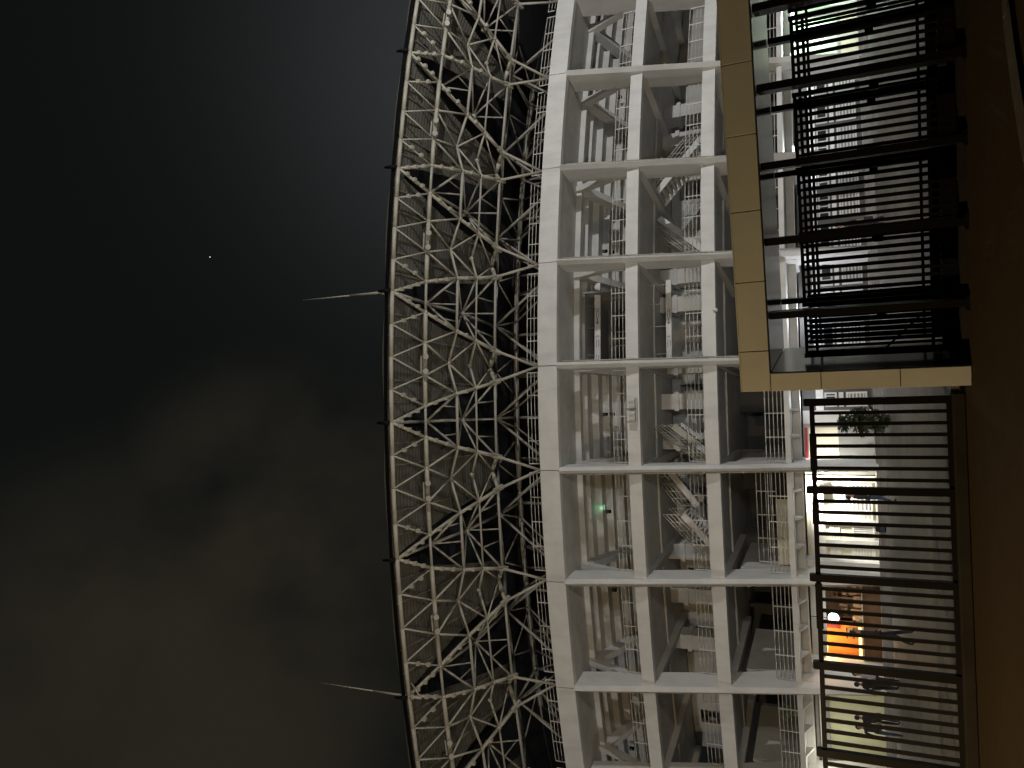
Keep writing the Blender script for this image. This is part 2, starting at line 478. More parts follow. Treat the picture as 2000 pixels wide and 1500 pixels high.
# ------------------------------------------------------------------ roof
for k in range(1, NB):
    ac = AA[k]; al = (AA[k] + AA[k + 1]) / 2; ar = (AA[k - 1] + AA[k]) / 2
    wl = al - ac; wr = ac - ar

    def F(f):       # -.5 right apex ... +.5 left apex
        return ac + (wl * 2 * f if f > 0 else wr * 2 * f)
    e = {f: P(F(f), 7.5, 21.60) for f in (-.5, -.25, 0, .25, .5)}
    r2 = {f: P(F(f), 5.9, 20.70) for f in (-.6, -.375, -.13, .13, .375, .6)}
    r2x = {s: P(F(.5 * s) + s * .1 * (wl + wr), 5.9, 20.7) for s in (-1, 1)}
    r3 = {-1: P(F(-.27), 3.8, 20.10), 0: P(ac, 3.65, 20.66), 1: P(F(.27), 3.8, 20.10)}
    r4 = {-1: P(F(-.215), 2.4, 19.72), 0: P(ac, 2.0, 20.28), 1: P(F(.215), 2.4, 19.72)}
    r5 = {-1: P(F(-.15), 1.0, 19.30), 0: P(ac, .2, 19.95), 1: P(F(.15), 1.0, 19.30)}
    node = P(ac, -.25, 17.32)
    # eaves tube
    mb = MB(); ks = sorted(e)
    for u, v in zip(ks[:-1], ks[1:]): mb.tube(e[u], e[v], .105, 8)
    rb = B(mb, 'roof_truss', M['steel'])
    # main folded lattice
    mb = MB()
    T = mb.tube
    for u, v in ((-.375, -.13), (-.13, .13), (.13, .375)): T(r2[u], r2[v], .108, 8)
    for s in (-1, 1):
        T(e[.5 * s], r2[.375 * s], .072); T(r2[.375 * s], r3[s], .082); T(r3[s], r4[s], .09); T(r4[s], r5[s], .095)
        T(r5[s], node, .075, 8)
        T(r3[s], r3[0], .068); T(r4[s], r4[0], .066)
        T(e[.25 * s], r2[.375 * s], .042); T(e[.25 * s], r2[.13 * s], .042); T(e[0], r2[.13 * s], .042)
        T(r2[.13 * s], r3[s], .052); T(r2[.13 * s], r3[0], .052)
        T(r3[0], r4[s], .05); T(r4[s], r5[0], .045)
        # gusset where the leg meets the chord
        d = (r5[s] - r4[s]).normalized()
        mb.bar(r5[s] - d * .30, r5[s] + d * .42, .26, .16)
        # spindle of the last cross member
        for t0, t1, ra, rc in ((0, .5, .06, .13), (.5, 1, .13, .10)):
            T(r5[s].lerp(r5[0], t0), r5[s].lerp(r5[0], t1), ra, 6, rc)
    for q in (r3[-1], r3[1], r3[0], r4[-1], r4[1], r4[0], r2[.375], r2[-.375], r2[.13], r2[-.13]): mb.ball(q, .125, 8)
    # cleats on the ridge members
    for s in (-1, 1):
        for (p, q, ts) in ((e[.5 * s], r2[.375 * s], (.22, .45, .7)), (r2[.375 * s], r3[s], (.25, .6)), (r3[s], r4[s], (.4,)), (e[.25 * s], r2[.375 * s], (.3, .6)) ):
            for t in ts:
                c = p.lerp(q, t) - Vector((0, 0, .12)); mb.box(c.x - .085, c.x + .085, c.y - .085, c.y + .085, c.z - .07, c.z + .1)
    B(mb, 'lattice', M['steel'], rb)
    # ribbed sheet over the bay, narrowing towards the leg, with purlins under it
    prof = [(7.62, .50, 21.80), (5.9, .395, 21.30), (3.8, .30, 20.98), (2.3, .245, 20.62), (.6, .185, 20.22), (-.4, .14, 20.05)]

    def deck_at(o):
        for (o0, h0, z0), (o1, h1, z1) in zip(prof[:-1], prof[1:]):
            if o >= o1: t = (o0 - o) / (o0 - o1); return h0 + (h1 - h0) * t, z0 + (z1 - z0) * t
        return prof[-1][1:]
    mb = MB(); rows = []
    for i in range(81):
        o = 7.62 - 8.02 * i / 80; h, z = deck_at(o); row = []
        for q in range(9):
            f = -h + 2 * h * q / 8; crown = .16 * (1 - (f / h) ** 2)
            row.append(mb.bm.verts.new(P(F(f), o, z + crown + .026 * (i % 2))))
        rows.append(row)
    for u, v in zip(rows[:-1], rows[1:]):
        for q in range(8): mb.bm.faces.new((u[q], u[q + 1], v[q + 1], v[q]))
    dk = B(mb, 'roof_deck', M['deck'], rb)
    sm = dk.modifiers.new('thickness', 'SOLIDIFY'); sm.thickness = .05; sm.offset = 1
    for f in (-.34, -.17, .17, .34):
        mb = MB(); pp = None
        for i in range(9):
            o = 7.5 - 7.6 * i / 8; h, z = deck_at(o)
            if abs(f) > h - .01: break
            c = P(F(f), o, z - .03 + .16 * (1 - (f / h) ** 2))
            if pp is not None: mb.bar(pp, c, .05, .08)
            pp = c
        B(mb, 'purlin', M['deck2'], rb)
    # a pair of unlit floodlights clamped to the second chord
    mb = MB(); c0 = r2[.13].lerp(r2[-.13], .35); dv = (r2[.13] - r2[-.13]).normalized()
    for t in (-.36, .36):
        c = c0 + dv * t; mb.tube(c + Vector((0, -.10, -.10)), c + Vector((0, -.28, -.2)), .11, 10, .14)
    mb.bar(c0 - dv * .4 + Vector((0, -.16, .12)), c0 + dv * .4 + Vector((0, -.16, .12)), .06, .06)
    B(mb, 'floodlight', M['steel2'], rb)

# valleys between the bays: deeper lattice under the sheet
for k in range(1, NB - 1):
    am = (AA[k] + AA[k + 1]) / 2; w = AA[k + 1] - AA[k]
    ap = P(am, 7.5, 21.66)
    n1 = P(am, 4.6, 21.45); n2 = P(am, 1.6, 21.0); n3 = P(am, -2.4, 20.9); n4 = P(am, -5.8, 21.05)
    mb = MB(); T = mb.tube
    for u, v in zip((ap, n1, n2, n3), (n1, n2, n3, n4)): T(u, v, .08)
    rs = {}
    for s in (-1, 1):
        c2 = P(am + s * w * .125, 5.9, 20.7); c3 = P(am + s * w * .23, 3.8, 20.1); c4 = P(am + s * w * .285, 2.4, 19.72); c5 = P(am + s * w * .35, 1.0, 19.3)
        rs[s] = (c2, c3, c4, c5)
        T(n1, c2, .05); T(n1, c3, .06); T(n2, c3, .055); T(n2, c4, .05); T(n2, c5, .06); T(n3, c5, .055)
        # diamond bracing
        h1 = n1.lerp(c3, .55); h2 = n2.lerp(c3, .5); T(h1, h2, .035)
        h3 = n2.lerp(c5, .45); T(h3, n3.lerp(c5, .5), .045)
        T(P(am + s * w * .5, -2.2, 17.3), n3, .075); T(P(am + s * w * .5, -2.2, 17.3), P(am + s * w * .25, -5.8, 21.05), .06)
        T(n3, P(am + s * w * .5, -2.6, 20.9), .06); T(c5, P(am + s * w * .5, -2.6, 20.9), .055)
        T(P(am + s * w * .25, -5.8, 21.05), P(am + s * w * .5, -2.6, 20.9), .05)
        T(n4, P(am + s * w * .3, -9.5, 22.6), .05)
        q1 = P(am + s * w * .5, -3.4, 17.2); q2 = P(am + s * w * .12, -4.6, 20.5)
        T(q1, q2, .06); T(q2, n3, .05); T(q1, P(am + s * w * .5, -5.8, 21.05), .07); T(P(am + s * w * .3, -2.6, 18.9), n3, .04)
    for i, r in ((0, .07), (1, .08), (2, .055), (3, .075)):
        T(rs[-1][i], rs[1][i], r)
    T(rs[-1][1].lerp(rs[1][1], .5), n1, .04); T(rs[-1][3].lerp(rs[1][3], .5), n2, .045); T(rs[-1][3].lerp(rs[1][3], .5), n3, .045)
    mb.ball(n2, .2, 8); mb.ball(n1, .16, 8); mb.ball(n3, .18, 8)
    B(mb, 'valley_truss', M['steel2'])
mb = MB()
for k in range(1, NB - 1):
    for i in range(3):
        mb.tube(P(bay(k, i / 3), -5.8, 21.05), P(bay(k, (i + 1) / 3), -5.8, 21.05), .17, 8)
        mb.tube(P(bay(k, i / 3), -4.6, 20.5), P(bay(k, (i + 1) / 3), -4.6, 20.5), .06, 6)
    for f in (0, .5):
        mb.tube(P(bay(k, f), -5.8, 21.05), P(bay(k, f), -9.4, 22.6), .07, 6)
        mb.tube(P(bay(k, f), -5.6, 17.2), P(bay(k, f), -5.8, 21.05), .09, 6)
B(mb, 'ring_tube', M['steel2'])
# inner roof high above the valleys and the stand, blocking sky; unlit darkness painted in
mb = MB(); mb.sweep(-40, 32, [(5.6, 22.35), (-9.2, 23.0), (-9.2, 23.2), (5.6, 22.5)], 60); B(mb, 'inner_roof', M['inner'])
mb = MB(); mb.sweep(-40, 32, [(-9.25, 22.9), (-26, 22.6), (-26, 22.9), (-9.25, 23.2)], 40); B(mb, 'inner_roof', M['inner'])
mb = MB(); mb.rect(AA[1], AA[-2], 7.625, 7.655, 21.72, 21.90, 90); B(mb, 'eaves_trim', M['black'])
for k in range(1, NB - 1):
    am = (AA[k] + AA[k + 1]) / 2
    mb = MB(); mb.tube(P(am, 7.7, 21.6), P(am, 7.8, 22.2), .13, 6, .05)
    B(mb, 'eaves_cap', M['black'])

# lightning rods on the eaves
for (k, lab) in ((4, 'tall thin lightning rod on the eaves above the hanging signs'), (7, 'thin lightning rod on the eaves above the orange shop, with a bent bracket')):
    am = (AA[k] + AA[k + 1]) / 2; b0 = P(am, 7.55, 20.9 if k == 7 else 21.6); tp = P(am, 7.55, 26.9)
    root = empty('lightning_rod', lab, 'lightning rod', 'lightning rods on the roof edge'); root.location = b0
    bpy.context.view_layer.update()
    mb = MB(); z0 = Vector((0, 0, 0)); H = tp.z - b0.z
    mb.tube(z0, (0, 0, H * .45), .06, 8, .045); mb.build('rod_base', M['steel'], root)
    mb = MB(); mb.tube((0, 0, H * .45), (0, 0, H), .032, 6, .014); mb.build('rod', M['steel'], root)
    mb = MB(); mb.tube((0, 0, .42), (0, 0, .55), .12, 8); mb.tube((0, 0, .9), (0, 0, .94), .075, 8)
    if k == 7: mb.tube((0, 0, .02), (.5, .35, .75), .035, 6)
    mb.build('clamp', M['steel'], root)

# ------------------------------------------------------------------ ground floor
GO = -5.6      # wall line of the ground floor
mb = MB()
for i in range(4):   # steps up from the forecourt
    mb.rect(AA[0], AA[-1], -2.2 - .36 * i, -16, .48 - .3, .58 + .105 * i, 60)
B(mb, 'steps', M['dull'])


def gwall(a0, a1, z0, z1, m, off=GO, name='wall', th=.2, n=3):
    mb = MB(); mb.rect(a0, a1, off, off - th, z0, z1, n); return B(mb, name, M[m])


FL = .9


def gridwin(a0, a1, z0, z1, off, slats=7, mf='white', mg='screen', vertical=False):
    """framed grille or louvre set in the wall"""
    t = .07 / RAD * 57.3
    mb = MB()
    mb.rect(a0, a1, off + .06, off, z0, z0 + .09, 2); mb.rect(a0, a1, off + .06, off, z1 - .09, z1, 2)
    mb.rect(a0, a0 + t * 1.3, off + .055, off, z0 + .09, z1 - .09, 1); mb.rect(a1 - t * 1.3, a1, off + .055, off, z0 + .09, z1 - .09, 1)
    w = B(mb, 'window', M[mf])
    mb = MB()
    for i in range(1, slats):
        if slats < 5 and i > 1: B(mb, 'slat', M[mf], w); mb = MB()
        if vertical:
            a = a0 + (a1 - a0) * i / slats; mb.rect(a - t * .4, a + t * .4, off + .03, off + .01, z0 + .09, z1 - .09, 1)
        else:
            z = z0 + (z1 - z0) * i / slats; mb.rect(a0 + t, a1 - t, off + .04, off + .012, z - .035, z + .035, 2)
    B(mb, 'slats' if slats >= 5 else 'slat', M[mf], w)
    mb = MB(); mb.rect(a0 + t, a1 - t, off + .008, off + .002, z0 + .05, z1 - .05, 2); B(mb, 'pane', M[mg], w)


def zat(px, py, off=GO): return on_off(px, py, off)[2]


# end bay on the right: mint-lit room front
gwall(bay(0, 0), bay(1, .02), FL, 4.3, 'dull')
gwall(ang_at(-70), ang_at(118), FL + 1.0, 4.3, 'mint')
gwall(ang_at(-70), ang_at(118), FL, FL + 1.0, 'cream', off=GO + .02)
mb = MB()
for y in (18, 62, 100): mb.rect(ang_at(y) - .05, ang_at(y) + .05, GO + .08, GO + .005, FL, 4.3, 1)
mb.rect(ang_at(-70), ang_at(118), GO + .09, GO + .01, FL + 1.0, FL + 1.1, 3); B(mb, 'wall_trim', M['paint_grey'])
# grille fronts behind the gate
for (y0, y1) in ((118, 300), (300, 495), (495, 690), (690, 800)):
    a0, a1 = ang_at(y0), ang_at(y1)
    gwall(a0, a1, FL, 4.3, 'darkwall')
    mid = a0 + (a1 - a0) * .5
    top1, top0 = 3.62, 3.25
    mb = MB(); mb.rect(a0, a1, GO + .05, GO + .004, top0, top1, 3); B(mb, 'fascia', M['white'])
    for f0, f1 in ((.06, .30), (.36, .62), (.68, .94)):
        b0, b1 = a0 + (a1 - a0) * f0, a0 + (a1 - a0) * f1
        gridwin(b0, b1, 1.15, 2.15, GO + .002, 6)
        mb = MB(); mb.rect(b0, b1, GO + .06, GO + .004, 2.28, 2.5, 2); B(mb, 'lintel', M['white'])
        gridwin(b0, b1, 2.6, 3.2, GO + .002, 4, mf='paint_grey', mg='glass', vertical=True)
# bay between the gate and the lamp
a0, a1, a2 = ang_at(800), ang_at(826), ang_at(928)
gwall(a0, a1, FL, 4.3, 'concrete')
gwall(a1, a2, FL, 4.3, 'dull')
gwall(ang_at(834), ang_at(890), zat(1638, 860), zat(1580, 860), 'cream', off=GO + .03, name='panel')
gwall(ang_at(834), ang_at(905), FL, zat(1640, 860), 'screen', off=GO + .025, name='shutter')
for y in (872, 891):
    mb = MB(); mb.tube(P(ang_at(y), GO + .3, FL), P(ang_at(y), GO + .3, FL + .92), .03); B(mb, 'bollard', M['white'])
mb = MB()
mb.rect(ang_at(834), ang_at(895), GO + .12, GO + .03, zat(1578, 860), zat(1573, 860), 2)
B(mb, 'red_strip', M['red'])
# lamp-lit bay
a0, a1 = ang_at(930), ang_at(1126)
gwall(a0, a1, FL, 4.3, 'cream')
mb = MB(); mb.rect(a0, a1, GO + .10, GO + .005, zat(1612, 1030), zat(1584, 1030), 4); B(mb, 'fascia', M['white'])
for (y0, y1, x0, x1, sl, vert) in ((945, 1000, 1636, 1706, 9, False), (1004, 1018, 1636, 1706, 8, False), (1022, 1056, 1664, 1708, 9, True), (1062, 1118, 1662, 1708, 8, False), (944, 1120, 1621, 1640, 3, False)):
    gridwin(ang_at(y0), ang_at(y1), zat(x1, 1030), zat(x0, 1030), GO + .006, sl, vertical=vert, mg='cream' if sl < 9 else 'screen')
mb = MB()
for y in (1020, 1059): mb.rect(ang_at(y) - .09, ang_at(y) + .09, GO + .2, GO + .005, FL, 3.4, 1)
B(mb, 'wall_pier', M['concrete'])
# orange-lit shop
a0, a1 = ang_at(1146), ang_at(1326)
gwall(a0, ang_at(1240), FL, 4.3, 'wood', off=GO - 2.2)
gwall(ang_at(1236), a1, FL, 4.3, 'orange', off=GO - 1.0)
gwall(ang_at(1224), ang_at(1248), 2.9, 3.6, 'red', off=GO - .9, name='panel')
mb = MB(); mb.rect(a0, a1, GO + .1, GO - .2, zat(1615, 1230), 4.3, 4); B(mb, 'beam', M['concrete'])
# yellow bay
gwall(ang_at(1316), ang_at(1520), FL, 4.3, 'yellow')
mb = MB(); mb.rect(ang_at(1352), ang_at(1560), GO + .4, GO + .05, zat(1622, 1420), 4.3, 4); B(mb, 'beam', M['dull'])
mb = MB(); mb.rect(ang_at(1352), ang_at(1560), GO + .55, GO + .405, zat(1609, 1420), zat(1604, 1420), 4); B(mb, 'cornice', M['white'])
gwall(ang_at(1520), bay(9, 1), FL, 4.3, 'dull')
# broad ground piers behind the columns
for k in (7, 8):
    mb = MB(); mb.rect(AA[k] - .42, AA[k] + .30, -4.6, -5.5, FL, 4.4, 1); B(mb, 'pier', M['white'])
# brackets under the lowest balcony
for k in range(5, 9):
    for f in (.22, .47, .72):
        a = bay(k, f); mb = MB()
        d = .06 / RAD * 57.3
        mb.sweep(a - d, a + d, [(-2.80, 4.73), (-3.6, 4.73), (-3.6, 4.35)], 1); B(mb, 'bracket', M['white'])

# ------------------------------------------------------------------ things on and in the stadium
# two long hanging direction signs
for (x0, x1, y0, y1, off, nm, g1, lab) in (
        (1161.5, 1172.5, 553, 712, -4.0, 'upper', 'G', 'long white direction sign hanging on the top floor below the ring beam'),
        (1301, 1311.5, 547, 710, -4.4, 'lower', 'D', 'long white direction sign hung on wires on the middle floor')):
    aR, _, zt = on_off(x0, 630, off); _, _, zb = on_off(x1, 630, off)
    A0 = on_off((x0 + x1) / 2, y0, off)[0]; A1 = on_off((x0 + x1) / 2, y1, off)[0]
    root = empty('hanging_sign', lab, 'sign', 'hanging direction signs'); root.location = P((A0 + A1) / 2, off, zb)
    bpy.context.view_layer.update()
    pR, pL = P(A0, off, (zt + zb) / 2), P(A1, off, (zt + zb) / 2)
    ex = (pR - pL).normalized(); ez = Vector((0, 0, 1)); en = ex.cross(ez)
    L = (pR - pL).length; H = zt - zb
    inv = root.matrix_world.inverted()
    mb = MB(); mb.obox(pL - ez * H / 2 - en * .06, ex * L, en * .12, ez * H)
    o = mb.build('board', M['white']); o.parent = root; o.matrix_parent_inverse = inv
    mb = MB(); ceil = 16.15 if nm == 'upper' else 12.2
    for t in (.12, .45, .72, .95):
        c = pL + ex * L * t + ez * H / 2; mb.tube(c, Vector((c.x, c.y, ceil)), .014, 4)
    o = mb.build('wire', M['rail']); o.parent = root; o.matrix_parent_inverse = inv
    rot = Matrix((ex, ez, en)).transposed().to_4x4()

    def put(name, body, yy, size, mt):
        c = pL + ex * L * ((y1 - yy) / (y1 - y0)) + en * .065
        o = text_mesh(name, body, size, mt, None, Matrix.Translation(c) @ rot)
        o.parent = root; o.matrix_parent_inverse = inv
    put('letter', g1, 606, H * .85, M['ink']); put('letter', 'S', 658, H * .85, M['redink'])
    # arrow and the small two-line captions
    c = pL + ex * L * ((y1 - 628) / (y1 - y0)) + en * .062
    mb = MB()
    mb.bar(c - ex * .16, c + ex * .16, .012, .035)
    mb.bar(c - ex * .16, c + ez * .09 - ex * .04, .012, .03); mb.bar(c - ex * .16, c - ez * .09 - ex * .04, .012, .03)
    o = mb.build('arrow', M['ink']); o.parent = root; o.matrix_parent_inverse = inv
    mb = MB()
    for yy in (616, 671, 702):
        for dz, ln in ((.06, .42), (-.07, .34)):
            c = pL + ex * L * ((y1 - yy) / (y1 - y0)) + en * .0625 + ez * dz
            x = -ln / 2
            while x < ln / 2:
                wd = random.uniform(.03, .07); mb.bar(c + ex * x, c + ex * (x + wd), .008, .035); x += wd + .025
    o = mb.build('caption', M['ink']); o.parent = root; o.matrix_parent_inverse = inv

# white equipment boxes on the edge of the top floor slab
def placed(name, lab, cat, base, group=None):
    r = empty(name, lab, cat, group); r.location = base; bpy.context.view_layer.update(); return r


for (y, lab) in ((788, 'white equipment box on the upper floor edge, nearer the hanging signs'), (813, 'white equipment box with vents on the upper floor edge, nearer the middle column')):
    a, o, z = on_off(1233, y, -1.0)
    root = placed('wall_box', lab, 'equipment box', P(a, -1.0, 12.15), 'white boxes fixed to the floor edge')
    ex = (P(a - 1, -1, 0) - P(a + 1, -1, 0)).normalized(); en = Vector((ex.y, -ex.x, 0))
    mb = MB(); mb.obox(-ex * .26 - en * .1, ex * .52, en * .3, Vector((0, 0, .42))); mb.build('case', M['white'], root)
    mb = MB(); mb.obox(-ex * .2 + en * .2, ex * .12, en * .06, Vector((0, 0, .3))); mb.obox(ex * .05 + en * .2, ex * .12, en * .06, Vector((0, 0, .3))); mb.build('vent', M['paint_grey'], root)
    mb = MB(); mb.tube(-ex * .2 - en * .1 + Vector((0, 0, .42)), -ex * .2 - en * .1 + Vector((0, 0, .55)), .03); mb.obox(-ex * .3 - en * .12, ex * .6, en * .1, Vector((0, 0, -.06))); mb.build('bracket', M['paint_grey'], root)
# camera on the middle floor beam
a, o, z = on_off(1392, 609, -1.95)
root = placed('security_camera', 'small white camera fixed under the middle floor beam', 'camera', P(a, -1.7, 8.12))
mb = MB(); mb.tube((0, 0, 0), (0, -.25, -.05), .03); mb.build('bracket', M['white'], root)
mb = MB(); mb.tube((-.05, -.25, -.02), (.05, -.52, -.10), .075, 8); mb.ball(Vector((0, -.3, -.13)), .09, 8); mb.build('camera_body', M['white'], root)
# green exit light
a, o, z = on_off(1180, 990, -5.0)
root = placed('exit_light', 'small green glowing emergency light under the stepped seating', 'emergency light', P(a, -4.9, z))
mb = MB(); mb.box(-.16, .16, -.04, .04, -.08, .08); mb.build('housing', M['paint_grey'], root)
mb = MB(); mb.box(-.13, .13, -.055, -.042, -.06, .06); mb.build('lens', M['exitg'], root)
GREEN = P(a, -4.6, z)

def on_tier(px, py):
    o = -3.2
    while o > -11:
        a, _, z = on_off(px, py, o)
        if z > 16.0 - .513 * (-3.05 - o): break
        o -= .05
    return P(a, o + .12, z)


for (x, y, lab) in ((1211, 192, 'small black speaker under the seating, second bay from the right'), (1183, 492, 'small black speaker under the seating beside a column, upper of two'), (1196, 494, 'small black speaker under the seating beside a column, lower of two'),
                    (1184, 809, 'upper black speaker under the seating near the white equipment boxes'), (1197, 809, 'lower black speaker under the seating near the white equipment boxes'),
                    (1190, 998, 'small black speaker just below the green emergency light'), (1201, 1151, 'small black speaker under the seating left of the green emergency light'), (1235, 1459, 'small black speaker under the seating nearest the left end')):
    root = placed('loudspeaker', lab, 'speaker', on_tier(x, y), 'black speakers under the stepped seating')
    mb = MB(); mb.box(-.09, .09, -.09, .09, -.14, .14); mb.build('cabinet', M['black'], root, bevel=.02)
    mb = MB(); mb.tube((0, -.095, .03), (0, -.10, .03), .06, 10); mb.build('grille', M['darkwall'], root)
    mb = MB(); mb.tube((0, .05, .1), (0, .3, .3), .02); mb.build('bracket', M['paint_grey'], root)

# bright wall floodlight on the ground floor
a, o, z = on_off(1603, 968, GO + .9); LAMP = P(a, GO + .9, z)
root = placed('floodlight', 'blazing white floodlight under the lowest balcony behind the fence', 'floodlight', LAMP)
mb = MB(); mb.box(-.20, .20, -.04, .10, -.13, .13); mb.tube((0, .1, 0), (0, .5, .2), .03); mb.build('housing', M['paint_grey'], root)
mb = MB(); mb.box(-.16, .16, -.055, -.043, -.10, .10); mb.build('lens', M['lampw'], root)
# globe lamp of the shop
a, o, z = on_off(1628, 1207, GO + .5); GLOBE = P(a, GO + .5, z)
root = placed('globe_lamp', 'round white glowing lamp hanging in front of the orange shop', 'lamp', GLOBE)
mb = MB(); mb.ball(Vector((0, 0, 0)), .27, 16); mb.build('globe', M['globe'], root, smooth=True)
mb = MB(); mb.tube((0, 0, .26), (0, 0, 4.3 - z), .02); mb.tube((0, 0, .24), (0, 0, .33), .08); mb.build('stem', M['black'], root)
# tube lights under the balcony
TUBES = []
for (x, y, lab) in ((1546, 120, 'white tube light under the balcony at the mint-lit room'), (1550, 303, 'white tube light under the balcony over the gate')):
    a, o, z = on_off(x, y, -4.2); c = P(a, -4.2, z); TUBES.append(c)
    root = placed('tube_light', lab, 'light', c, 'tube lights under the balcony')
    mb = MB(); mb.tube((-.45, 0, 0), (.45, 0, 0), .035, 8); mb.build('tube', M['tube'], root)
    mb = MB(); mb.box(-.5, .5, -.05, .05, .05, .11); mb.box(-.5, -.452, -.04, .04, -.05, .05); mb.box(.452, .5, -.04, .04, -.05, .05); mb.build('holder', M['white'], root)

# shop furniture
aL, aR = ang_at(1318), ang_at(1150)
root = placed('shop_counter', 'dark counter with a glowing glass front under the globe lamp', 'counter', P((aL + aR) / 2, GO + .2, FL))
inv = root.matrix_world.inverted()


def sub(mb, name, m, root, inv, **k):
    o = mb.build(name, m, None, **k); o.parent = root; o.matrix_parent_inverse = inv; return o


mb = MB(); mb.rect(aR, ang_at(1290), GO + .3, GO - .3, FL, FL + .85, 4); sub(mb, 'counter_base', M['wood'], root, inv)
mb = MB(); mb.rect(aR, ang_at(1290), GO + .36, GO - .36, FL + .852, FL + .9, 4); sub(mb, 'counter_top', M['cream'], root, inv)
mb = MB(); mb.rect(ang_at(1222), ang_at(1288), GO + .1, GO + .05, FL + .95, FL + 1.10, 3); sub(mb, 'display_strip', M['shelf'], root, inv)
mb = MB()
for i in range(7):
    a = aR + (ang_at(1240) - aR) * (i + .5) / 7; h = random.uniform(.18, .5); mb.rect(a - .11, a + .11, GO + .12, GO - .1, FL + .905, FL + .905 + h, 1)
sub(mb, 'goods', M['goods'], root, inv)
root = placed('shelf_unit', 'wooden shelf stacked with goods at the back of the orange shop', 'shelf', P(ang_at(1195), GO - 1.9, FL)); inv = root.matrix_world.inverted()
mb = MB()
for z in (.1, .6, 1.1, 1.6, 2.1): mb.rect(ang_at(1156), ang_at(1236), GO - 1.7, GO - 2.1, FL + z, FL + z + .05, 3)
for y in (1156, 1196, 1236): mb.rect(ang_at(y) - .04, ang_at(y) + .04, GO - 1.69, GO - 2.11, FL, FL + 2.3, 1)
sub(mb, 'shelf_frame', M['wood'], root, inv)
mb = MB()
for z in (.15, .65, 1.15, 1.65):
    for i in range(9):
        a = ang_at(1159) + (ang_at(1233) - ang_at(1159)) * (i + .5) / 9
        mb.rect(a - .07, a + .07, GO - 1.75, GO - 2.0, FL + z + .005, FL + z + random.uniform(.12, .4), 1)
sub(mb, 'goods', M['goods'], root, inv)
root = placed('menu_board', 'glowing orange menu board with dark frame on the orange shop wall', 'menu board', P(ang_at(1258), GO - .9, 2.2)); inv = root.matrix_world.inverted()
mb = MB(); mb.rect(ang_at(1246), ang_at(1264), GO - .9, GO - .98, 1.95, 2.55, 2); sub(mb, 'board', M['menu'], root, inv)
mb = MB()
for z in (1.9, 2.22, 2.56): mb.rect(ang_at(1244), ang_at(1266), GO - .86, GO - .895, z, z + .05, 2)
sub(mb, 'frame', M['black'], root, inv)

# ------------------------------------------------------------------ plants
def leaves(mb, c, rad, n, size, squash=1.):
    for i in range(n):
        v = Vector((random.gauss(0, 1), random.gauss(0, 1), random.gauss(0, 1))).normalized() * rad * random.random() ** .45
        v.z *= squash; p = c + v
        d = Vector((random.gauss(0, 1), random.gauss(0, 1), random.gauss(-.2, .8))).normalized()
        s = d.orthogonal().normalized(); s = s * math.cos(i) + d.cross(s) * math.sin(i); L = size * random.uniform(.6, 1.4)
        mb.poly([p, p + d * L * .5 + s * L * .22, p + d * L, p + d * L * .5 - s * L * .22])


gp = on_y(1742, 825, 34.0)
root = placed('shrub', 'dark leafy shrub standing on the forecourt left of the gate', 'shrub', Vector((gp.x, gp.y, .45)))
mb = MB()
for (dx, dz) in ((-.2, 1.1), (.1, 1.4), (.3, .9)): mb.tube((0, 0, 0), (dx, random.uniform(-.2, .2), dz), .04, 6, .015)
mb.build('stem', M['bark'], root)
mb = MB()
for c, r in (((-.22, 0, 1.05), .30), ((.10, .1, 1.35), .30), ((.22, -.1, .75), .32), ((-.1, 0, .5), .28), ((-.05, 0, 1.72), .18), ((.32, 0, 1.15), .2), ((.1, 0, .25), .22)):
    leaves(mb, Vector(c), r, 110, .24)
mb.build('foliage', M['leaf'], root)
a, o, z = on_off(1556, 1398, -3.3)
root = placed('potted_plant', 'pale green potted plant on the lowest balcony at the left edge', 'plant', P(a, -3.5, 4.98))
mb = MB(); mb.tube((0, 0, 0), (0, 0, .28), .13, 10, .17); mb.build('pot', M['dull'], root)
mb = MB(); leaves(mb, Vector((0, 0, .62)), .33, 120, .2); mb.build('foliage', M['leaf2'], root)


